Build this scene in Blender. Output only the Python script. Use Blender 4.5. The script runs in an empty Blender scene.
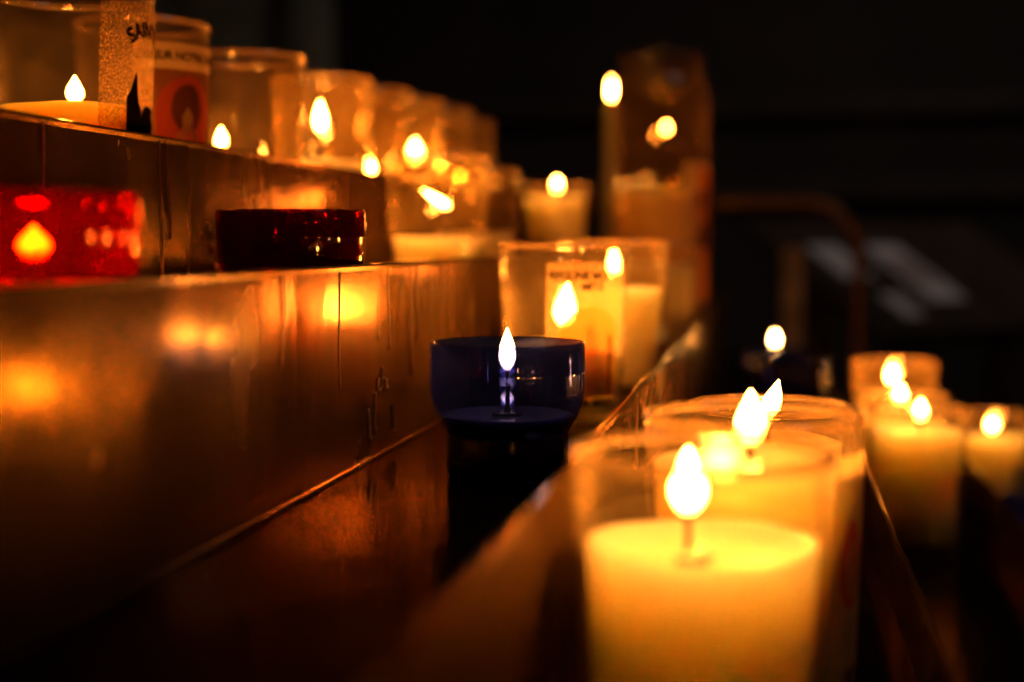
import bpy, bmesh, math, random
from mathutils import Vector, Matrix
random.seed(7)
C = bpy.context.scene.collection
PI = math.pi
EYE = 1.15            # height of the lens above the church floor

# ------------------------------------------------------------------ materials
def new_mat(name):
    m = bpy.data.materials.new(name); m.use_nodes = True
    nt = m.node_tree; nt.nodes.clear()
    out = nt.nodes.new('ShaderNodeOutputMaterial')
    return m, nt, out

def N(nt, t, **kw):
    n = nt.nodes.new(t)
    for k, v in kw.items():
        if k in n.inputs: n.inputs[k].default_value = v
        else: setattr(n, k, v)
    return n

def principled(name, col, rough=.5, metal=0., **kw):
    m, nt, out = new_mat(name)
    b = nt.nodes.new('ShaderNodeBsdfPrincipled')
    b.inputs['Base Color'].default_value = (*col, 1)
    b.inputs['Roughness'].default_value = rough
    b.inputs['Metallic'].default_value = metal
    for k, v in kw.items(): b.inputs[k.replace('_', ' ')].default_value = v
    nt.links.new(b.outputs[0], out.inputs[0])
    return m, nt, b

def thin_glass(name, tint, haze_col, haze=.04, haze_edge=.3, rough=.03, refl=(1, 1, 1), speck=0., r0=.04):
    """clear wall: straight transmission, mirror reflection that grows at grazing angles, and a film of soot and wax"""
    m, nt, out = new_mat(name); L = nt.links.new
    lw = N(nt, 'ShaderNodeLayerWeight', Blend=.5)
    tr = N(nt, 'ShaderNodeBsdfTransparent', Color=(*tint, 1))
    gl = N(nt, 'ShaderNodeBsdfGlossy', Color=(*refl, 1), Roughness=rough)
    df = N(nt, 'ShaderNodeBsdfDiffuse', Color=(*haze_col, 1))
    tl = N(nt, 'ShaderNodeBsdfTranslucent', Color=(*haze_col, 1))
    hz = N(nt, 'ShaderNodeMixShader'); hz.inputs[0].default_value = .55
    L(df.outputs[0], hz.inputs[1]); L(tl.outputs[0], hz.inputs[2])
    # haze factor = haze + edge * facing^3 , broken up by smudges
    p3 = N(nt, 'ShaderNodeMath', operation='POWER'); L(lw.outputs['Facing'], p3.inputs[0]); p3.inputs[1].default_value = 3
    ma = N(nt, 'ShaderNodeMath', operation='MULTIPLY_ADD'); L(p3.outputs[0], ma.inputs[0]); ma.inputs[1].default_value = haze_edge; ma.inputs[2].default_value = haze
    tc = N(nt, 'ShaderNodeTexCoord'); no = N(nt, 'ShaderNodeTexNoise'); no.inputs['Scale'].default_value = 60; no.inputs['Detail'].default_value = 4
    L(tc.outputs['Object'], no.inputs['Vector'])
    mr = N(nt, 'ShaderNodeMapRange'); L(no.outputs[0], mr.inputs[0])
    mr.inputs[1].default_value = .35; mr.inputs[2].default_value = .7; mr.inputs[3].default_value = .45; mr.inputs[4].default_value = 1.5 + speck
    mm = N(nt, 'ShaderNodeMath', operation='MULTIPLY', use_clamp=True); L(ma.outputs[0], mm.inputs[0]); L(mr.outputs[0], mm.inputs[1])
    a = N(nt, 'ShaderNodeMixShader'); L(mm.outputs[0], a.inputs[0]); L(tr.outputs[0], a.inputs[1]); L(hz.outputs[0], a.inputs[2])
    p5 = N(nt, 'ShaderNodeMath', operation='POWER'); L(lw.outputs['Facing'], p5.inputs[0]); p5.inputs[1].default_value = 5
    fr = N(nt, 'ShaderNodeMath', operation='MULTIPLY_ADD', use_clamp=True); L(p5.outputs[0], fr.inputs[0]); fr.inputs[1].default_value = .75; fr.inputs[2].default_value = r0
    b = N(nt, 'ShaderNodeMixShader'); L(fr.outputs[0], b.inputs[0]); L(a.outputs[0], b.inputs[1]); L(gl.outputs[0], b.inputs[2])
    L(b.outputs[0], out.inputs[0])
    return m

def wax_mat(name, col, radius, scale):
    m, nt, b = principled(name, col, .35, 0., Subsurface_Weight=1.0, Subsurface_Radius=radius, Subsurface_Scale=scale)
    tc = N(nt, 'ShaderNodeTexCoord'); no = N(nt, 'ShaderNodeTexNoise'); no.inputs['Scale'].default_value = 90
    bp = N(nt, 'ShaderNodeBump'); bp.inputs['Strength'].default_value = .15; bp.inputs['Distance'].default_value = .001
    nt.links.new(tc.outputs['Object'], no.inputs['Vector']); nt.links.new(no.outputs[0], bp.inputs['Height']); nt.links.new(bp.outputs[0], b.inputs['Normal'])
    return m

def flame_mat(name, strength, col=(1, .325, .045)):
    m, nt, out = new_mat(name); L = nt.links.new
    tc = N(nt, 'ShaderNodeTexCoord'); sp = N(nt, 'ShaderNodeSeparateXYZ'); L(tc.outputs['Object'], sp.inputs[0])
    mr = N(nt, 'ShaderNodeMapRange'); L(sp.outputs['Z'], mr.inputs[0])
    mr.inputs[1].default_value = -.001; mr.inputs[2].default_value = .006; mr.inputs[3].default_value = .03 * strength; mr.inputs[4].default_value = strength
    lw = N(nt, 'ShaderNodeLayerWeight', Blend=.5)          # optically thin gas: the rim of a flame is weaker than its core
    sb = N(nt, 'ShaderNodeMath', operation='SUBTRACT', use_clamp=True); sb.inputs[0].default_value = 1; L(lw.outputs['Facing'], sb.inputs[1])
    pw = N(nt, 'ShaderNodeMath', operation='POWER'); L(sb.outputs[0], pw.inputs[0]); pw.inputs[1].default_value = 1.6
    mu = N(nt, 'ShaderNodeMath', operation='MULTIPLY'); L(mr.outputs[0], mu.inputs[0]); L(pw.outputs[0], mu.inputs[1])
    em = N(nt, 'ShaderNodeEmission', Color=(*col, 1)); L(mu.outputs[0], em.inputs['Strength'])
    tr = N(nt, 'ShaderNodeBsdfTransparent')
    ad = N(nt, 'ShaderNodeAddShader'); L(em.outputs[0], ad.inputs[0]); L(tr.outputs[0], ad.inputs[1]); L(ad.outputs[0], out.inputs[0])
    return m

def metal_mat(name, col, rough, metal, streak=True):
    m, nt, b = principled(name, col, rough, metal); L = nt.links.new
    tc = N(nt, 'ShaderNodeTexCoord'); mp = N(nt, 'ShaderNodeMapping')
    mp.inputs['Scale'].default_value = (90, 90, 7) if streak else (60, 14, 60)
    L(tc.outputs['Object'], mp.inputs[0])
    n1 = N(nt, 'ShaderNodeTexNoise'); n1.inputs['Scale'].default_value = 1.; n1.inputs['Detail'].default_value = 5; L(mp.outputs[0], n1.inputs['Vector'])
    n2 = N(nt, 'ShaderNodeTexNoise'); n2.inputs['Scale'].default_value = 22.; n2.inputs['Detail'].default_value = 6; L(tc.outputs['Object'], n2.inputs['Vector'])
    r1 = N(nt, 'ShaderNodeMapRange'); L(n2.outputs[0], r1.inputs[0]); r1.inputs[1].default_value = .3; r1.inputs[2].default_value = .7
    r1.inputs[3].default_value = max(.05, rough - .07); r1.inputs[4].default_value = rough + .07
    L(r1.outputs[0], b.inputs['Roughness'])
    # tarnish and old wax stain the metal in vertical runs
    cr = N(nt, 'ShaderNodeValToRGB'); L(n1.outputs[0], cr.inputs[0])
    cr.color_ramp.elements[0].position = .34; cr.color_ramp.elements[0].color = (*[c * .7 for c in col], 1)
    cr.color_ramp.elements[1].position = .56; cr.color_ramp.elements[1].color = (*col, 1)
    L(cr.outputs[0], b.inputs['Base Color'])
    ad = N(nt, 'ShaderNodeMath', operation='ADD'); L(n1.outputs[0], ad.inputs[0]); L(n2.outputs[0], ad.inputs[1])
    bp = N(nt, 'ShaderNodeBump'); bp.inputs['Strength'].default_value = .13; bp.inputs['Distance'].default_value = .0008
    L(ad.outputs[0], bp.inputs['Height']); L(bp.outputs[0], b.inputs['Normal'])
    return m

def paper_mat(name, col, clear=.25, speckle=.35):
    """printed transparent film / thin paper that light from the flame shines through"""
    m, nt, out = new_mat(name); L = nt.links.new
    df = N(nt, 'ShaderNodeBsdfDiffuse', Color=(*col, 1)); tl = N(nt, 'ShaderNodeBsdfTranslucent', Color=(*col, 1))
    tr = N(nt, 'ShaderNodeBsdfTransparent', Color=(.95, .85, .7, 1))
    a = N(nt, 'ShaderNodeMixShader'); a.inputs[0].default_value = .6; L(df.outputs[0], a.inputs[1]); L(tl.outputs[0], a.inputs[2])
    tc = N(nt, 'ShaderNodeTexCoord'); no = N(nt, 'ShaderNodeTexNoise'); no.inputs['Scale'].default_value = 1500; no.inputs['Detail'].default_value = 3
    L(tc.outputs['Object'], no.inputs['Vector'])
    mr = N(nt, 'ShaderNodeMapRange'); L(no.outputs[0], mr.inputs[0]); mr.inputs[1].default_value = .4; mr.inputs[2].default_value = .6
    mr.inputs[3].default_value = clear; mr.inputs[4].default_value = clear + speckle
    b = N(nt, 'ShaderNodeMixShader'); L(mr.outputs[0], b.inputs[0]); L(a.outputs[0], b.inputs[1]); L(tr.outputs[0], b.inputs[2])
    L(b.outputs[0], out.inputs[0])
    return m

M = {}
M['glass'] = thin_glass('clear_glass', (.985, .96, .9), (.85, .62, .32), .02, .22, .03, (1, 1, 1), 0, .032)
M['dusty_glass'] = thin_glass('dusty_glass', (.98, .94, .85), (.9, .58, .22), .042, .26, .03, (1, 1, 1), 0, .032)
M['dim_glass'] = thin_glass('amber_glass', (.96, .86, .7), (.75, .48, .22), .025, .24)
M['red'] = thin_glass('red_plastic', (.92, .14, .03), (.8, .02, .01), .06, .15, .06, (1, .5, .3))
M['unlit_red'] = thin_glass('unlit_red_plastic', (.50, .05, .03), (.35, .008, .006), .05, .12, .05)  # unlit copy of the red plastic; missing flame light put into the darker tint
M['blue'] = thin_glass('blue_plastic', (.24, .27, .60), (.08, .10, .40), .03, .10, .02, (.65, .7, 1), 0, .12)
M['blue_solid'] = thin_glass('blue_plastic_base', (.07, .08, .25), (.02, .03, .12), .08, .1, .06, (.6, .6, 1), 0, .07)
M['wax'] = wax_mat('cream_wax', (.98, .80, .48), (1, .85, .7), .05)
M['amber_wax'] = wax_mat('amber_wax', (.95, .66, .30), (1, .6, .3), .03)
M['clear_wax'] = wax_mat('melted_amber_wax', (.85, .48, .16), (1, .6, .3), .02)
M['blue_wax'] = wax_mat('blue_wax', (.07, .08, .16), (.5, .5, 1), .006)
M['red_wax'] = wax_mat('red_wax', (.7, .12, .06), (1, .2, .1), .012)
M['flame'] = flame_mat('flame', 130)
M['small_flame'] = flame_mat('small_flame', 120, (1, .45, .11))
M['wick'] = principled('charred_wick', (.02, .012, .008), .9)[0]
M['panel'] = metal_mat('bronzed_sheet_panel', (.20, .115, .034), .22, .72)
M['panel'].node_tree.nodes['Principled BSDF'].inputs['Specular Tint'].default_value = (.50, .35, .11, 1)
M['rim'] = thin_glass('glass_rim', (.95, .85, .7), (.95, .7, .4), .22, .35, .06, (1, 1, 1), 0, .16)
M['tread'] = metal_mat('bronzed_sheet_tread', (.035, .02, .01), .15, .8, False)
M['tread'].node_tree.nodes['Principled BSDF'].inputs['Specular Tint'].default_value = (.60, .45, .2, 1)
M['leg'] = metal_mat('black_iron', (.05, .04, .035), .45, .6)
M['drip'] = principled('dark_wax_drip', (.24, .11, .035), .25, 0.)[0]
M['label'] = paper_mat('cream_label', (.85, .62, .32), .2, .3)
M['label_clear'] = paper_mat('clear_label', (.55, .32, .12), .45, .5)
M['label_white'] = paper_mat('white_label', (.9, .62, .3), .58, .2)
M['ink'] = principled('black_ink', (.012, .008, .006), .95, 0., Specular_IOR_Level=0.)[0]
M['ink_brown'] = paper_mat('brown_ink', (.20, .07, .03), .08, .1)
M['ink_red'] = paper_mat('red_ink', (.65, .10, .05), .12, .15)
M['ink_orange'] = paper_mat('orange_ink', (.85, .32, .06), .12, .15)
M['ink_gold'] = paper_mat('gold_ink', (.95, .60, .20), .2, .2)
M['burnt'] = principled('burnt_match', (.06, .03, .015), .8)[0]

# ------------------------------------------------------------------ mesh helpers
def empty(name, loc, label, cat, group=None, rz=0.):
    o = bpy.data.objects.new(name, None); C.objects.link(o)
    o.location = loc; o.rotation_euler = (0, 0, rz); o.empty_display_size = .02
    o['label'] = label; o['category'] = cat
    if group: o['group'] = group
    return o

def finish(name, bm, mat, parent=None, loc=None, smooth=False, label=None, recalc=True):
    if recalc: bmesh.ops.recalc_face_normals(bm, faces=bm.faces[:])
    me = bpy.data.meshes.new(name); bm.to_mesh(me); bm.free()
    if smooth: me.polygons.foreach_set('use_smooth', [True] * len(me.polygons))
    o = bpy.data.objects.new(name, me); C.objects.link(o)
    me.materials.append(mat)
    if parent: o.parent = parent
    if loc: o.location = loc
    if label: o['label'] = label
    return o

def lathe(bm, prof, seg=64, wob=None, cx=0, cy=0):
    """prof: (r, z) list from one axis end to the other; r=0 closes it"""
    rings = []
    for r, z in prof:
        if r < 1e-6: rings.append([bm.verts.new((cx, cy, z))])
        else:
            ring = []
            for i in range(seg):
                a = 2 * PI * i / seg
                dz = wob(r, z, a) if wob else 0
                ring.append(bm.verts.new((cx + r * math.cos(a), cy + r * math.sin(a), z + dz)))
            rings.append(ring)
    for A, B in zip(rings, rings[1:]):
        if len(A) == 1 and len(B) == 1: continue
        for i in range(seg):
            j = (i + 1) % seg
            if len(A) == 1: bm.faces.new((A[0], B[j], B[i]))
            elif len(B) == 1: bm.faces.new((A[i], A[j], B[0]))
            else: bm.faces.new((A[i], A[j], B[j], B[i]))
    return bm

def tube(bm, pts, rad, seg=8):
    rings = []
    n = len(pts)
    P = [Vector(p) for p in pts]
    for k in range(n):
        t = (P[min(k + 1, n - 1)] - P[max(k - 1, 0)]).normalized()
        up = Vector((0, 0, 1)) if abs(t.z) < .9 else Vector((1, 0, 0))
        a = t.cross(up).normalized(); b = t.cross(a).normalized()
        r = rad[k] if isinstance(rad, (list, tuple)) else rad
        rings.append([bm.verts.new(P[k] + (a * math.cos(2 * PI * i / seg) + b * math.sin(2 * PI * i / seg)) * r) for i in range(seg)])
    for A, B in zip(rings, rings[1:]):
        for i in range(seg):
            j = (i + 1) % seg; bm.faces.new((A[i], A[j], B[j], B[i]))
    bm.faces.new(rings[0][::-1]); bm.faces.new(rings[-1])
    return bm

def box(bm, lo, hi, mat=None):
    r = bmesh.ops.create_cube(bm, size=1)
    s = [hi[i] - lo[i] for i in range(3)]; c = [(hi[i] + lo[i]) / 2 for i in range(3)]
    for v in r['verts']:
        v.co = Vector((v.co.x * s[0] + c[0], v.co.y * s[1] + c[1], v.co.z * s[2] + c[2]))
        if mat is not None: v.co = mat @ v.co
    return bm

def bevel(bm, w, seg=2):
    bmesh.ops.bevel(bm, geom=bm.edges[:], offset=w, segments=seg, affect='EDGES', profile=.5)
    return bm

# ------------------------------------------------------------------ candle glasses
def glass_profile(R, H, t=.0022, taper=.9, foot=.004):
    rb = R * taper
    def ro(z): return rb + (R - rb) * min(1, z / (H * .9))
    p = [(0, .0012), (rb * .75, .0010), (rb * .86, .0), (rb * .95, .0006), (rb * .99, .003)]
    for k in range(1, 9):
        z = H * k / 9.; p.append((ro(z), z))
    p += [(R, H - .0035), (R + .0006, H - .0022), (R + .0006, H - .0008), (R - t * .5, H), (R - t, H - .0008), (R - t, H - .003)]
    for k in range(8, 0, -1):
        z = H * k / 9.
        if z > foot + .004: p.append((ro(z) - t, z))
    p += [(rb - t - .0004, foot + .002), (rb * .8 - t, foot), (0, foot)]
    return p, ro, t, foot

def make_flame(parent, base, h, r, mat, lean=(0, 0), wick=True, wick_from=None):
    bm = bmesh.new()
    prof = [(0, 0), (.38, .05), (.72, .15), (.94, .27), (1, .38), (.93, .5), (.76, .63), (.52, .76), (.27, .88), (.09, .97), (0, 1)]
    lathe(bm, [(a * r, b * h) for a, b in prof], 14)
    for v in bm.verts:
        k = (v.co.z / h) ** 1.6
        v.co.x += lean[0] * k; v.co.y += lean[1] * k
    f = finish('flame', bm, mat, parent, base, True)
    if wick:
        bm = bmesh.new(); b = Vector(base)
        z0 = wick_from if wick_from is not None else base[2] - .007
        pts = [(b.x, b.y, z0), (b.x + .0002, b.y, (z0 + b.z) / 2), (b.x, b.y, b.z + .001), (b.x + .0012, b.y + .0006, b.z + .0038)]
        tube(bm, pts, [.0010, .0009, .0009, .0006], 7)
        finish('wick', bm, M['wick'], parent, None, True)
    return f

def fill_wax(parent, ro, t, z0, z1, mat, pool=.0035, seg=64):
    bm = bmesh.new(); g = .0004
    prof = [(0, z0 + g), (ro(z0) - t - .0035, z0 + g), (ro(z0 + .004) - t - g, z0 + .004)]
    n = 6
    for k in range(1, n): z = z0 + .004 + (z1 - z0 - .004) * k / n; prof.append((ro(z) - t - g, z))
    R1 = ro(z1) - t - g
    prof += [(R1, z1), (R1 - .0012, z1 + .0006), (R1 - .003, z1 - .0002), (R1 * .78, z1 - pool * .6), (R1 * .5, z1 - pool), (R1 * .2, z1 - pool * .8), (R1 * .06, z1 - pool * .3), (0, z1 - pool * .2)]
    ph = random.random() * 6
    def wob(r, z, a):
        if z > z1 - pool - .001 and r > R1 * .3: return .0004 * math.sin(2 * a + ph) + .0002 * math.sin(5 * a + 2 * ph)
        return 0
    lathe(bm, prof, seg, wob)
    return finish('wax', bm, mat, parent, None, True)

def votive(x, y, zt, label, R=.034, H=.094, wax=.06, flame=.018, fr=.0042, glass='glass', waxmat='wax', group='clear glass votive candles on the rack',
           lean=(0, 0), raise_=.008, flame_mat_='flame', off=(0, 0), pool=.0035, name='votive_candle', taper=.9, seg=72):
    root = empty(name, (x, y, zt), label, 'candle', group)
    prof, ro, t, foot = glass_profile(R, H, taper=taper)
    finish('glass_cup', lathe(bmesh.new(), prof, seg), M[glass], root, None, True)
    bm = bmesh.new(); tt = .0022                     # fire-polished rim bead
    lathe(bm, [(R - tt * .5 + .0019 * math.cos(q), H - .0012 + .0019 * math.sin(q)) for q in [2 * PI * i / 10 for i in range(11)]], seg)
    bmesh.ops.remove_doubles(bm, verts=bm.verts[:], dist=1e-6)
    finish('rim', bm, M['rim'], root, None, True)
    if wax: fill_wax(root, ro, t, foot, wax, M[waxmat], pool)
    if flame:
        make_flame(root, (off[0], off[1], wax + raise_ - .002), flame, fr, M[flame_mat_], lean, True, wax - .006)
    root['R'] = R
    return root, ro

# ---- printed labels bent round a glass
def bend(bm, ro, face, lift):
    for v in bm.verts:
        s, tt = v.co.x, v.co.y
        r = ro(tt) + lift + v.co.z
        a = face + s / ro(tt)
        v.co = Vector((r * math.cos(a), r * math.sin(a), tt))

def slice_s(bm, step=.002):
    xs = [v.co.x for v in bm.verts]
    k = math.floor(min(xs) / step)
    while k * step < max(xs):
        g = bm.verts[:] + bm.edges[:] + bm.faces[:]
        bmesh.ops.bisect_plane(bm, geom=g, plane_co=(k * step, 0, 0), plane_no=(1, 0, 0)); k += 1

def patch(name, outline, ro, face, lift, mat, parent, label=None):
    bm = bmesh.new()
    f = bm.faces.new([bm.verts.new((s, t, 0)) for s, t in outline])
    bmesh.ops.triangulate(bm, faces=[f]); slice_s(bm)
    bend(bm, ro, face, lift)
    return finish(name, bm, mat, parent, None, False, label, recalc=False)

def lettering(body, size, ro, face, lift, mat, parent, s0=0, t0=0, arc=None, squeeze=1., bold=.0):
    cu = bpy.data.curves.new('lettering', 'FONT'); cu.body = body; cu.size = size; cu.align_x = 'CENTER'; cu.offset = bold
    o = bpy.data.objects.new('lettering', cu); C.objects.link(o)
    bpy.context.view_layer.update()
    me = o.evaluated_get(bpy.context.evaluated_depsgraph_get()).to_mesh()
    bm = bmesh.new(); bm.from_mesh(me)
    o.to_mesh_clear(); bpy.data.objects.remove(o); bpy.data.curves.remove(cu)
    for v in bm.verts:
        x, y = v.co.x * squeeze, v.co.y
        if arc:
            a = x / arc; v.co = Vector((s0 + (arc + y) * math.sin(a), t0 + (arc + y) * math.cos(a), 0))
        else: v.co = Vector((s0 + x, t0 + y, 0))
    slice_s(bm, .0015); bend(bm, ro, face, lift)
    return finish('lettering', bm, mat, parent, None, False, None, recalc=False)

def rect(s0, s1, t0, t1): return [(s0, t0), (s1, t0), (s1, t1), (s0, t1)]
def ell(cs, ct, rs, rt, n=28, a0=0, a1=2 * PI):
    return [(cs + rs * math.cos(a0 + (a1 - a0) * k / n), ct + rt * math.sin(a0 + (a1 - a0) * k / n)) for k in range(n)]
def facing(x, y, deg):
    """angle round the glass of a label turned deg degrees to the right, as seen by someone at the near end of the rack"""
    return math.atan2(-y, -x) + math.radians(deg)

def label_sheet(root, ro, face, w, t0, t1, mat='label', lift=.0003):
    return patch('label', rect(-w / 2, w / 2, t0, t1), ro, face, lift, M[mat], root)

def saint_art(lab, ro, face, t0, t1, w):
    """generic arched picture of a robed figure"""
    h = t1 - t0; cx = 0
    bw = w * .38
    arch = [(-bw, t0 + .12 * h), (bw, t0 + .12 * h), (bw, t0 + .52 * h)] + ell(0, t0 + .52 * h, bw, .24 * h, 16, 0, PI)[1:] + [(-bw, t0 + .52 * h)]
    patch('picture_arch', arch, ro, face, .0006, M['ink_orange'], lab)
    patch('picture_figure', [(-.2 * bw, t0 + .5 * h), (-.45 * bw, t0 + .4 * h), (-.62 * bw, t0 + .13 * h), (.5 * bw, t0 + .13 * h), (.45 * bw, t0 + .4 * h), (.2 * bw, t0 + .5 * h), (.16 * bw, t0 + .6 * h), (0, t0 + .65 * h), (-.16 * bw, t0 + .6 * h)], ro, face, .0009, M['ink_gold'], lab)
    patch('picture_staff', rect(.62 * bw, .76 * bw, t0 + .13 * h, t0 + .55 * h), ro, face, .0009, M['ink_brown'], lab)

# ------------------------------------------------------------------ plastic cup candles (wide bowl on a narrower foot)
def cup_candle(x, y, zt, label, mat, base_mat, wax=.030, waxmat='blue_wax', flame=.017, fr=.0038, s=1., H=.0525, lit=True, name='cup_candle', group='coloured cup candles', lean=(0, 0), fmat='small_flame', rz=0., wick=.006):
    root = empty(name, (x, y, zt), label, 'candle', group, rz)
    k = H / .0525
    out = [(.0225, 0), (.0243, .0008), (.0245, .003), (.0245, .0162), (.0241, .0172), (.0249, .0182), (.0262, .0205), (.0285, .0245), (.0302, .0293), (.0309, .034), (.0310, .0405), (.03125, .0410), (.0310, .0415), (.0310, .0515), (.0305, .0525)]
    inn = [(.0297, .0518), (.0296, .044), (.0295, .034), (.0288, .0295), (.0270, .0252), (.0246, .0215), (.0228, .0196), (0, .0192)]
    P = [(0, .0188)] + [(.0215, .0188), (.0232, .0168), (.0232, .001)] + out + inn
    P = [(r * s, z * k) for r, z in P]
    finish('bowl', lathe(bmesh.new(), P, 96), M[mat], root, None, True)
    # inner insert of the foot, seen dark through the plastic
    finish('foot', lathe(bmesh.new(), [(0, .0012), (.0226 * s, .0012), (.0226 * s, .0160 * k), (0, .0160 * k)], 64), M[base_mat], root, None, False)
    if wax:
        z1 = wax * k
        finish('wax', lathe(bmesh.new(), [(0, .0200 * k), (.0224 * s, .0200 * k), (.0240 * s, .0219 * k), (.0252 * s, .0236 * k), (.0262 * s, z1 - .0004), (.0256 * s, z1), (.019 * s, z1 - .0008), (.004 * s, z1 - .0008), (0, z1 - .0004)], 64), M[waxmat], root, None, True)
        bm = bmesh.new(); lathe(bm, [(0, z1 - .0006), (.006, z1 - .0006), (.0062, z1 + .0004), (.0015, z1 + .0006), (.0014, z1 + .003), (0, z1 + .003)], 24)
        finish('wick_holder', bm, M['leg'], root, None, False)
        if lit: make_flame(root, (0, 0, z1 + wick), flame, fr, M[fmat], lean, True, z1)
    return root

# ------------------------------------------------------------------ the rack
TH = .0015
Y0, Y1 = -.25, 1.98
LIP_X = [-.385, -.264, -.168, -.056, .055, .166, .277]
LIP_Z = [None, .0458, -.0099, -.0655, -.125, -.185, -.245]
TREAD_Z = [None, .018, -.0390, -.0945, -.154, -.214, -.274]
rack = empty('candle_rack', (0, 0, 0), 'dark bronzed metal stepped rack running into the distance and carrying all the candles', 'candle rack')
for k in range(1, 7):
    zt = EYE + TREAD_Z[k]
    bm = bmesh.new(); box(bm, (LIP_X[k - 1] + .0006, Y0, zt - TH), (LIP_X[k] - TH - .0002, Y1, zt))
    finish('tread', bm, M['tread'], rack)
    # front panel: hangs from a rolled lip down to the next tread
    zb = EYE + (TREAD_Z[k + 1] if k < 6 else TREAD_Z[6] - .09)
    zl = EYE + LIP_Z[k]
    bm = bmesh.new()
    prof = [(-TH, zb), (0, zb), (0, zl - .003), (.0004, zl - .0012), (.0002, zl - .0003), (-.0006, zl), (-.0018, zl - .0003), (-.0022, zl - .0012), (-TH, zl - .003)]
    n = 60; rings = []
    for j in range(n + 1):
        yy = Y0 + (Y1 - Y0) * j / n
        dx = .0004 * math.sin(yy * 31 + k) + .0003 * math.sin(yy * 77 + 2 * k)
        rings.append([bm.verts.new((LIP_X[k] + a + (dx if z > zb + .02 else 0), yy, z)) for a, z in prof])
    for A, B in zip(rings, rings[1:]):
        for i in range(len(prof)):
            j = (i + 1) % len(prof); bm.faces.new((A[i], A[j], B[j], B[i]))
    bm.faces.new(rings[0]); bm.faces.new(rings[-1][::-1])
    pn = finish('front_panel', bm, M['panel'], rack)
    if k < 6:     # soldered bead where the panel meets the tread below
        bm = bmesh.new(); pts = []; rr = []
        for j in range(240):
            yy = Y0 + (Y1 - Y0) * j / 239
            pts.append((LIP_X[k] + .0010, yy, zb + .0010)); rr.append(.0014 + .0001 * math.sin(yy * 190) * math.sin(yy * 53) + .0001 * random.random())
        tube(bm, pts, rr, 8); finish('solder_bead', bm, M['panel'], rack, None, True)
# back upstand and frame under the steps
bm = bmesh.new(); box(bm, (LIP_X[0] - TH, Y0, EYE - .30), (LIP_X[0], Y1, EYE + .040)); finish('back_panel', bm, M['panel'], rack)
for yy in (Y0 + .02, Y1 - .05):
    for xx, top in ((LIP_X[0] + .004, EYE + .012), (LIP_X[6] - .034, EYE - .279)):
        bm = bmesh.new(); box(bm, (xx, yy, 0), (xx + .03, yy + .03, top)); bevel(bm, .002); finish('leg', bm, M['leg'], rack)
    bm = bmesh.new(); box(bm, (LIP_X[0] + .034, yy + .005, .12), (LIP_X[6] - .034, yy + .025, .15)); finish('cross_bar', bm, M['leg'], rack)
for yy, nm in ((Y1 - .0015, 'end_panel'), (Y0, 'end_panel')):
    bm = bmesh.new()
    pts = [(LIP_X[0], EYE - .36)]
    pts.append((LIP_X[6], EYE - .36))
    for k in range(6, 0, -1):
        pts.append((LIP_X[k] - .003, EYE + TREAD_Z[k] - .002)); pts.append((LIP_X[k - 1] + (0.001 if k > 1 else 0), EYE + TREAD_Z[k] - .002))
    vs = [bm.verts.new((a, yy, b)) for a, b in pts]; f = bm.faces.new(vs)
    r = bmesh.ops.extrude_face_region(bm, geom=[f])
    for v in [e for e in r['geom'] if isinstance(e, bmesh.types.BMVert)]: v.co.y += .0015
    finish(nm, bm, M['panel'], rack)

def drip(k, y, z_top, z_bot, r=.00038, sway=.002):
    """a run of wax down the front panel of step k"""
    bm = bmesh.new(); pts = []; rr = []
    n = 12; ph = random.random() * 6
    for j in range(n + 1):
        q = j / n; z = z_top + (z_bot - z_top) * q
        pts.append((LIP_X[k] + .0002, y + sway * math.sin(q * 4 + ph) * q, EYE + z)); rr.append(r * (.6 + .5 * random.random()) * (1 if j < n else .6))
    rr[-2] = r * 1.8
    tube(bm, pts, rr, 7)
    finish('wax_drip', bm, M['drip'], rack, None, True)
for y, b in ((.592, -.02), (.600, .0), (.622, -.025), (.715, -.01), (.733, -.012), (.80, .01), (.49, .0), (.87, .02)):
    drip(1, y, .044, b)
for y, b in ((.478, -.045), (.545, -.06), (.602, -.045), (.618, -.05), (.66, -.066), (.672, -.05), (.70, -.07), (.725, -.06), (.75, -.05), (.80, -.07), (.84, -.06), (.88, -.05), (.93, -.06)):
    drip(2, y, -.0125, b)
for y, z, l in ((.600, -.060, .006), (.607, -.056, .005), (.595, -.066, .018), (.613, -.062, .004), (.625, -.075, .012), (.585, -.072, .014)):
    drip(2, y, z, z - l, .0010, .001)
for y, b in ((.62, -.10), (.70, -.11), (.78, -.09), (.95, -.11), (.42, -.09)):
    drip(3, y, -.068, b)
for y, b in ((.50, -.17), (.56, -.15), (.7, -.16)):
    drip(4, y, -.128, b)
def bead(k, y, z, r):
    bm = bmesh.new(); bmesh.ops.create_uvsphere(bm, u_segments=12, v_segments=8, radius=r)
    for v in bm.verts: v.co.x *= .45; v.co.z *= 1.35
    finish('wax_bead', bm, M['drip'], rack, (LIP_X[k] + r * .2, y, EYE + z), True)
for y, z, r in ((.645, .006, .0018), (.652, .0025, .0020), (.638, .001, .0018), (.650, -.0045, .0020), (.664, .004, .0014), (.660, -.001, .0013), (.672, -.001, .0010), (.668, -.0085, .0020), (.677, -.012, .0018), (.655, -.013, .0016), (.662, -.0145, .0017)):
    bead(1, y, z, r)

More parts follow.
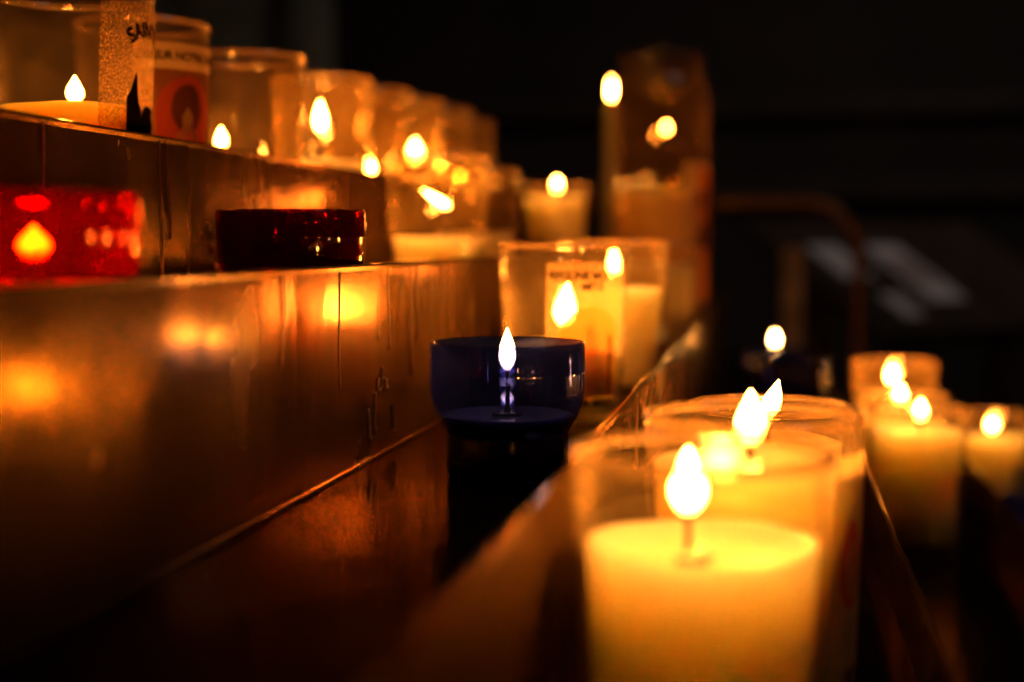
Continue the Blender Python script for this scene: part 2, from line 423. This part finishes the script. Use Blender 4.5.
# ------------------------------------------------------------------ candles on the top step
T = lambda k: EYE + TREAD_Z[k] + .0002
GX = -.2988
g, ro = votive(-.3125, .607, T(1), 'clear glass votive with a SAINTE label and black kneeling figure, nearest on top step', wax=.041, flame=.013, fr=.0042, raise_=.004, H=.0935, R=.0372, off=(.003, -.003), waxmat='amber_wax')
fc = facing(-.3125, .607, 60)
lab = label_sheet(g, ro, fc, .052, .012, .0865, 'label_clear')
lettering('SAINTE', .0092, ro, fc, .0006, M['ink'], lab, .001, .0560, arc=.0165, squeeze=.8, bold=.0004)
patch('picture_figure', [(-0.0125, 0.0200), (0.0005, 0.0200), (-0.0020, 0.0320), (-0.0035, 0.0400), (-0.0055, 0.0460), (-0.0060, 0.0530), (-0.0068, 0.0565), (-0.0078, 0.0545), (-0.0100, 0.0485), (-0.0125, 0.0445)], ro, fc, .0006, M['ink'], lab)
patch('picture_kneeler', [(-0.0045, 0.0200), (0.0080, 0.0200), (0.0085, 0.0300), (0.0100, 0.0340), (0.0070, 0.0360), (0.0075, 0.0400), (0.0045, 0.0380), (0.0030, 0.0425), (0.0010, 0.0390), (-0.0015, 0.0405), (-0.0030, 0.0370)], ro, fc, .0007, M['ink'], lab)
g, ro = votive(-.316, .690, T(1), 'clear glass votive with a dark red arched picture label of a praying figure', wax=.015, flame=.011, fr=.0035, raise_=.003, H=.0915, glass='dusty_glass')
fc = facing(-.316, .690, 40)
lab = label_sheet(g, ro, fc, .056, .010, .079)
lettering('COEUR NOTRE DAME', .0058, ro, fc, .0006, M['ink'], lab, 0, .0705, squeeze=.95, bold=.0002)
patch('picture_ground', rect(-.024, .024, .012, .066), ro, fc, .0005, M['ink_brown'], lab)
patch('picture_arch', rect(-.017, .017, .012, .045)[:3] + ell(0, .045, .017, .018, 18, 0, PI)[1:] + [(-.017, .045)], ro, fc, .0007, M['ink_red'], lab)
patch('picture_halo', ell(0, .047, .0095, .012), ro, fc, .0009, M['ink_brown'], lab)
patch('picture_figure', [(-.0085, .012), (.0085, .012), (.009, .026), (.0065, .034), (.003, .038), (.0035, .043), (0, .048), (-.0035, .043), (-.003, .038), (-.007, .033), (-.0095, .024)], ro, fc, .0011, M['ink_gold'], lab)
votive(GX - .002, .797, T(1), 'hazy empty-looking glass votive with a low flame, third on the top step', H=.088, wax=.028, flame=.013, fr=.0036, glass='dusty_glass', off=(-.012, -.010))
votive(GX, .935, T(1), 'glass votive with a tall bright flame, fourth on the top step', H=.0905, wax=.034, raise_=.022, flame=.022, fr=.0044, glass='dusty_glass', off=(-.001, -.002))
votive(GX, 1.043, T(1), 'glass votive with a small round flame, fifth on the top step', H=.0935, wax=.024, flame=.013, fr=.0042, glass='dusty_glass', off=(.004, -.008))
votive(GX, 1.150, T(1), 'glass votive with a large glowing flame, sixth on the top step', H=.0965, wax=.032, raise_=.014, flame=.020, fr=.0060, glass='dusty_glass', off=(.012, -.006))
votive(GX, 1.270, T(1), 'hazy glass votive with an orange glow, seventh on the top step', H=.100, wax=.034, flame=.012, fr=.003, glass='dusty_glass', off=(.004, .0))
votive(GX, 1.370, T(1), 'hazy glass votive blurred into the glow, farthest on the top step', H=.097, wax=.034, flame=.010, fr=.003, glass='dusty_glass')

# ------------------------------------------------------------------ second step
cup_candle(-.2150, .392, T(2), 'lit translucent red cup candle glowing at the left edge', 'red', 'red', wax=.027, waxmat='red_wax', flame=.010, fr=.0052, H=.0530, lean=(0, 0), fmat='flame')
cup_candle(-.2025, .588, T(2), 'dark unlit red cup candle in front of the wax-spotted panel', 'unlit_red', 'unlit_red', wax=.0, H=.0515, s=1.03)
votive(-.2170, .926, T(2), 'glass votive with a slanted flame over low wax on the second step', wax=.040, H=.094, flame=.013, fr=.0046, lean=(-.016, -.002), raise_=.021, glass='dusty_glass', off=(.006, 0))
votive(-.2200, 1.060, T(2), 'glass votive beside the slanted flame, blurred, on the second step', wax=.044, flame=.0, glass='dusty_glass', H=.092)
votive(-.2160, 1.452, T(2), 'well-filled cream votive with a round flame, alone against the dark', wax=.083, H=.094, flame=.013, fr=.0038, off=(.002, -.002))

# ------------------------------------------------------------------ third step
cup_candle(-.1020, .556, T(3), 'lit dark blue cup candle in sharp focus on the middle step', 'blue', 'blue_solid', wax=.0245, waxmat='blue_wax', flame=.018, fr=.0036, H=.0540, wick=.0165)
g, ro = votive(-.1058, .743, T(3), 'glass votive with a bright flame and orange saint label behind the blue cup', wax=.040, flame=.024, fr=.0062, H=.0925, raise_=.010, lean=(.002, 0))
fc = facing(-.1058, .743, 24)
lab = label_sheet(g, ro, fc, .046, .005, .083, 'label_white')
lettering('REGLINE MORIAL', .0056, ro, fc, .0006, M['ink'], lab, -.001, .0745, squeeze=.95, bold=.0002)
lettering('METZ', .0048, ro, fc, .0006, M['ink'], lab, .001, .0690, bold=.0002)
lettering('NEUR MULT', .0048, ro, fc, .0006, M['ink'], lab, .001, .0095, bold=.0002)
saint_art(lab, ro, fc, .006, .078, .044)
votive(-.0960, .897, T(3), 'glass votive with pale pink wax and a high flame behind the saint label', wax=.064, flame=.020, fr=.0040, H=.094)
votive(-.0915, 1.205, T(3), 'cream votive without a visible flame, in front of the tall jar', wax=.074, flame=.0, H=.092, glass='dusty_glass')
# tall jar candle
jar = empty('jar_candle', (-.1085, 1.450, T(3)), 'tall glass jar candle with a narrow neck, towering over the votives', 'candle'); jar.scale = (.93, .93, 1)
R = .0520
P = [(0, .002), (.040, .002), (.046, 0), (.0505, .003), (R, .010)] + [(R, z) for z in (.05, .10, .15, .20, .235)] + [(.0510, .246), (.0470, .2535), (.0440, .2565), (.0435, .262), (.0452, .2635), (.0452, .2665), (.0437, .268), (.0437, .272), (.0450, .2735), (.0450, .2770), (.0430, .279), (.0415, .277), (.0412, .260), (.0440, .2530), (.0480, .246), (.0492, .235)] + [(.0492, z) for z in (.20, .15, .10, .05, .012)] + [(.046, .006), (0, .006)]
finish('jar_glass', lathe(bmesh.new(), P, 96), M['dim_glass'], jar, None, True)
jro = lambda z: R
finish('wax', lathe(bmesh.new(), [(0, .0065), (.0455, .0065), (.0486, .012), (.0486, .06), (.0486, .10), (.0486, .143), (.047, .1445), (.02, .143), (0, .143)], 72), M['wax'], jar, None, True)
bm = bmesh.new(); lathe(bm, [(R - .003, .185), (R + .0004, .1855), (R + .0009, .188), (R + .0004, .1905), (R - .003, .191)], 96)
finish('raised_ring', bm, M['dim_glass'], jar, None, True)
make_flame(jar, (.006, 0, .202), .010, .0032, M['flame'], (0, 0), True, .141)
fc = facing(-.1085, 1.45, 62)
lab = label_sheet(jar, jro, fc, .062, .03, .170, 'label')
patch('picture_ground', rect(-.012, .030, .034, .165), jro, fc, .0006, M['ink_orange'], lab)
patch('picture_figure', [(-.014, .085), (.010, .085), (.012, .100), (.004, .112), (-.006, .110), (-.014, .098)], jro, fc, .0009, M['ink_brown'], lab)
patch('picture_shade', [(-.012, .128), (-.002, .126), (-.001, .140), (-.010, .143)], jro, fc, .0009, M['ink_brown'], lab)

# slim taper candle on the second step, behind the jar
tp = empty('taper_candle', (-.1915, 1.752, T(2)), 'slim tall taper candle whose flame peeks out left of the jar', 'candle')
finish('candle_body', lathe(bmesh.new(), [(0, 0), (.0095, 0), (.0092, .10), (.0088, .200), (.0078, .2045), (.004, .2035), (0, .2035)], 32), M['amber_wax'], tp, None, True)
make_flame(tp, (0, 0, .2105), .025, .0030, M['flame'], (0, 0), True, .200)
bm = bmesh.new(); lathe(bm, [(0, .0002), (.020, .0002), (.021, .003), (.014, .006), (.0115, .016), (.0105, .016), (.0100, .004), (0, .004)], 32)
finish('holder', bm, M['leg'], tp, None, True)

# ------------------------------------------------------------------ fourth step
g, ro = votive(-.0165, .378, T(4), 'large well-lit cream votive in a clear glass, nearest the front', R=.0345, H=.0985, wax=.0735, flame=.0185, fr=.0050, pool=.006, raise_=.008, off=(-.004, .004), glass='glass', taper=.88, seg=96)
for (a, b, l, r, an) in ((-.006, -.012, .006, .0017, .3), (.000, -.013, .004, .0018, 1.2), (-.001, -.004, .005, .0006, .2)):
    bm = bmesh.new(); tube(bm, [(a, b, .0700), (a + l * math.cos(an), b + l * math.sin(an), .0702)], [r, r * .7], 6)
    finish('match_stub', bm, M['burnt'], g, None, True)
g, ro = votive(-.0040, .460, T(4), 'wide cream votive with a red printed label edge, just behind the nearest one', R=.0345, H=.0985, wax=.083, flame=.019, fr=.0052, pool=.005, raise_=.006, off=(-.001, 0), taper=.93, seg=96)
fc = facing(-.0040, .460, 76)
lab = label_sheet(g, ro, fc, .036, .02, .088)
patch('picture_ground', ell(-.008, .054, .007, .014), ro, fc, .0006, M['ink_red'], lab)
patch('picture_figure', ell(-.008, .052, .003, .009), ro, fc, .0009, M['ink_gold'], lab)
votive(.0010, .600, T(4), 'shorter votive third from the front, mostly hidden behind the wide labelled one', R=.033, H=.086, wax=.070, flame=.017, fr=.0045, lean=(.004, 0), raise_=.011)
cup_candle(.0070, 1.340, T(4), 'small lit blue cup candle far back on the fourth step', 'blue', 'blue_solid', flame=.013, fr=.0035, wax=.040, fmat='small_flame', wick=.016)
cup_candle(.0210, 1.215, T(4), 'unlit blue cup candle in front of the small lit blue one', 'blue', 'blue_solid', lit=False)

# ------------------------------------------------------------------ fifth and sixth steps
votive(.1028, 1.020, T(5), 'cream votive glowing on the fifth step, nearest of its overlapping row', wax=.082, H=.0975, flame=.015, fr=.0045, off=(.003, 0), glass='glass')
votive(.1000, 1.110, T(5), 'middle cream votive on the fifth step, between its two neighbours', wax=.083, H=.098, flame=.015, fr=.0045, off=(0, 0))
votive(.1055, 1.225, T(5), 'tallest cream votive at the back of the fifth step', wax=.086, H=.113, flame=.019, fr=.0050, raise_=.009, off=(-.002, 0), glass='dusty_glass')
votive(.2290, 1.500, T(6), 'cream votive on the lowest step at the right edge', wax=.074, H=.098, flame=.016, fr=.0045, off=(-.003, 0))
cup_candle(.2300, 1.270, T(6), 'blue cup candle on the lowest step at the right edge', 'blue', 'blue_solid', flame=.012, wax=.032, fr=.0035, fmat='small_flame')

# ------------------------------------------------------------------ the church behind
def stone(name, col, scale, rough=.85, bump=.004):
    m, nt, b = principled(name, col, rough); L = nt.links.new
    tc = N(nt, 'ShaderNodeTexCoord'); no = N(nt, 'ShaderNodeTexNoise'); no.inputs['Scale'].default_value = scale; no.inputs['Detail'].default_value = 6
    L(tc.outputs['Object'], no.inputs['Vector'])
    cr = N(nt, 'ShaderNodeValToRGB'); L(no.outputs[0], cr.inputs[0])
    cr.color_ramp.elements[0].position = .3; cr.color_ramp.elements[0].color = (*[c * .6 for c in col], 1)
    cr.color_ramp.elements[1].position = .7; cr.color_ramp.elements[1].color = (*[min(1, c * 1.3) for c in col], 1)
    L(cr.outputs[0], b.inputs['Base Color'])
    bp = N(nt, 'ShaderNodeBump'); bp.inputs['Distance'].default_value = bump; L(no.outputs[0], bp.inputs['Height']); L(bp.outputs[0], b.inputs['Normal'])
    return m
M['floor'] = stone('stone_floor', (.10, .09, .08), 6, .6)
M['wall'] = stone('dark_panelled_wall', (.030, .016, .010), 4, .7)
M['pillar'] = stone('grey_stone', (.20, .18, .11), 7)
M['wood'] = stone('dark_wood', (.045, .022, .012), 9, .5)
M['pipe'] = principled('brass_pipe', (.28, .14, .06), .38, .8)[0]
M['paper'] = principled('white_paper', (.72, .64, .62), .7)[0]
M['print'] = principled('faded_print', (.40, .27, .24), .7)[0]

def structure(name, bm, mat, smooth=False):
    o = finish(name, bm, mat, None, None, smooth); o['kind'] = 'structure'; return o
XL, XR, YB, YF, HT = -3.2, 3.4, 4.6, -1.6, 4.5
structure('floor', box(bmesh.new(), (XL, YF, -.05), (XR, YB, 0)), M['floor'])
structure('wall_back', box(bmesh.new(), (XL, YB, 0), (XR, YB + .1, HT)), M['wall'])
structure('wall_left', box(bmesh.new(), (XL - .1, YF, 0), (XL, YB, HT)), M['wall'])
structure('wall_right', box(bmesh.new(), (XR, YF, 0), (XR + .1, YB, HT)), M['wall'])
for i, z in enumerate((1.30, 1.56)):          # mouldings of the panelled wall
    bm = bmesh.new(); box(bm, (-1.2, YB - .05, z - .03), (XR, YB, z + .03)); bevel(bm, .012, 3)
    structure('trim_%d' % (i + 1), bm, M['wood'])
# clustered stone pillar
bm = bmesh.new()
lathe(bm, [(0, 0), (.36, 0), (.36, .25), (.33, .30), (.22, .34), (.20, .40), (.20, HT), (0, HT)], 48, None, -1.45, 3.75)
lathe(bm, [(0, 0), (.10, 0), (.085, .35), (.075, .4), (.075, HT), (0, HT)], 24, None, -1.20, 3.62)
lathe(bm, [(0, 0), (.10, 0), (.085, .35), (.075, .4), (.075, HT), (0, HT)], 24, None, -1.63, 3.55)
structure('trim_3', bm, M['pillar'], True)

# bent tube barrier behind the rack
rail = empty('barrier_rail', (0, 2.32, 0), 'bent brass tube barrier standing behind the rack', 'barrier')
pts = []
zt_, xr, xl, rr_ = EYE + .060, .142, -.52, .085
pts.append((xr, 0, .01)); pts.append((xr, 0, .6)); pts.append((xr, 0, zt_ - rr_ - .02))
for k in range(0, 10): a = PI / 2 * k / 9; pts.append((xr - rr_ + rr_ * math.cos(a), 0, zt_ - rr_ + rr_ * math.sin(a)))
for k in range(0, 10): a = PI / 2 + PI / 2 * k / 9; pts.append((xl + rr_ + rr_ * math.cos(a), 0, zt_ - rr_ + rr_ * math.sin(a)))
pts += [(xl, 0, .6), (xl, 0, .01)]
finish('tube', tube(bmesh.new(), pts, .0105, 16), M['pipe'], rail, None, True)
for xx in (xl, xr):
    finish('foot_plate', lathe(bmesh.new(), [(0, 0), (.07, 0), (.07, .006), (.02, .012), (0, .012)], 32, None, xx, 0), M['leg'], rail, None, False)

# sloping leaflet stand with papers
F = Vector((-math.sin(math.radians(10.2)), math.cos(math.radians(10.2)), 0)); Rv = Vector((F.y, -F.x, 0)); U = Vector((0, 0, 1))
a_ = (Rv * 1 + F * .75).normalized()
b_ = (Rv * 1 - U * 1.0 - F * (1 / .75)); b_ -= a_ * b_.dot(a_); b_.normalize()
n_ = a_.cross(b_).normalized()
if n_.z < 0: n_ = -n_
org = Vector((.172, 3.0, EYE - .012))
def on_desk(p, q, lift): return org + a_ * p + b_ * q + n_ * lift
def slab(name, quad, lift, th, mat, parent, label=None):
    bm = bmesh.new()
    lo = [bm.verts.new(on_desk(p, q, lift)) for p, q in quad]; hi = [bm.verts.new(on_desk(p, q, lift + th)) for p, q in quad]
    bm.faces.new(lo[::-1]); bm.faces.new(hi)
    for i in range(4): j = (i + 1) % 4; bm.faces.new((lo[i], lo[j], hi[j], hi[i]))
    return finish(name, bm, mat, parent, None, False, label)
desk = empty('leaflet_stand', (0, 0, 0), 'dark wooden sloping leaflet stand in the gloom behind the rack', 'leaflet stand')
slab('sloping_board', [(-.24, -.10), (.50, -.10), (.50, .34), (-.24, .34)], -.016, .016, M['wood'], desk)
slab('ledge', [(-.24, .33), (.50, .33), (.50, .34), (-.24, .34)], 0, .02, M['wood'], desk)
for p in (-.2, .38):
    c = on_desk(p, .12, -.03)
    bm = bmesh.new(); box(bm, (c.x - .025, c.y - .025, 0), (c.x + .025, c.y + .025, c.z)); bevel(bm, .004); finish('post', bm, M['wood'], desk)
def sheet(quad, lift, label, pr=None):
    s = slab('leaflet', quad, lift, .0006, M['paper'], None)
    s['label'] = label; s['category'] = 'leaflet'; s['group'] = 'leaflets on the sloping stand'
    if pr: slab('printed_block', pr, lift + .0008, .0002, M['print'], s)
sheet([(.02, .0), (.135, .0), (.135, .21), (.02, .21)], .001, 'large white leaflet with a faint reddish print, right of the barrier tube', [(.035, .05), (.12, .05), (.12, .15), (.035, .15)])
sheet([(-.115, .18), (-.055, .18), (-.055, .26), (-.115, .26)], .001, 'smaller pale leaflet low on the stand, beside the large one')
sheet([(-.15, 0), (-.055, 0), (-.055, .12), (-.15, .12)], .001, 'grey-white leaflet seen inside the bend of the barrier tube')
# pale wooden upright left of the leaflets
up = empty('wooden_post', (.0404, 2.466, 0), 'pale slim wooden post left of the leaflets, catching candlelight', 'post')
M['pale_wood'] = stone('pale_wood', (.8, .48, .2), 30, .6, .0005)
bm = bmesh.new(); box(bm, (-.017, -.012, .012), (.017, .012, EYE - .012)); bevel(bm, .002); finish('upright', bm, M['pale_wood'], up)
bm = bmesh.new(); box(bm, (-.08, -.08, 0), (.08, .08, .012)); bevel(bm, .002); finish('base_plate', bm, M['wood'], up)

# ------------------------------------------------------------------ added fill lamps, camera
w = bpy.data.worlds.new('gloom'); bpy.context.scene.world = w; w.use_nodes = True
w.node_tree.nodes['Background'].inputs[0].default_value = (.8, .75, .7, 1); w.node_tree.nodes['Background'].inputs[1].default_value = .002
ld = bpy.data.lights.new('background_fill', 'AREA'); ld.energy = 2.5; ld.size = 1.2; ld.color = (.95, .92, .9)  # soft fill added to light leaflets and railing, no window behind it
lo = bpy.data.objects.new('background_fill', ld); C.objects.link(lo); lo.location = (1.6, .6, 4.2)
d = Vector((.5, 3.4, 1.1)) - lo.location; lo.rotation_euler = d.to_track_quat('-Z', 'Y').to_euler()

sd = bpy.data.lights.new('back_fill_spot', 'SPOT'); sd.energy = 34; sd.spot_size = math.radians(46); sd.spot_blend = 1; sd.shadow_soft_size = .15; sd.color = (1, .82, .72)  # spot added to brighten the leaflets and background, not a church fitting
so = bpy.data.objects.new('back_fill_spot', sd); C.objects.link(so); so.location = (2.2, 2.2, 4.2)
d = Vector((-.1, 3.9, 1.1)) - so.location; so.rotation_euler = d.to_track_quat('-Z', 'Y').to_euler()
cam = bpy.data.cameras.new('camera'); co = bpy.data.objects.new('camera', cam); C.objects.link(co)
cam.lens = 50; cam.sensor_width = 36; cam.clip_start = .01; cam.clip_end = 50
co.location = (0, 0, EYE)
yaw, pitch = math.atan(256 / 1422), math.atan(101 / 1422)
co.rotation_euler = (PI / 2 - pitch, 0, yaw)
cam.dof.use_dof = True; cam.dof.focus_distance = .578; cam.dof.aperture_fstop = 4.2
S = bpy.context.scene; S.camera = co
S.view_settings.view_transform = 'Standard'; S.view_settings.look = 'None'; S.view_settings.gamma = 1; S.view_settings.exposure = .55
S.view_settings.use_curve_mapping = False
S.cycles.transparent_max_bounces = 64; S.cycles.max_bounces = 12; S.cycles.use_denoising = True
S.cycles.sample_clamp_indirect = 4
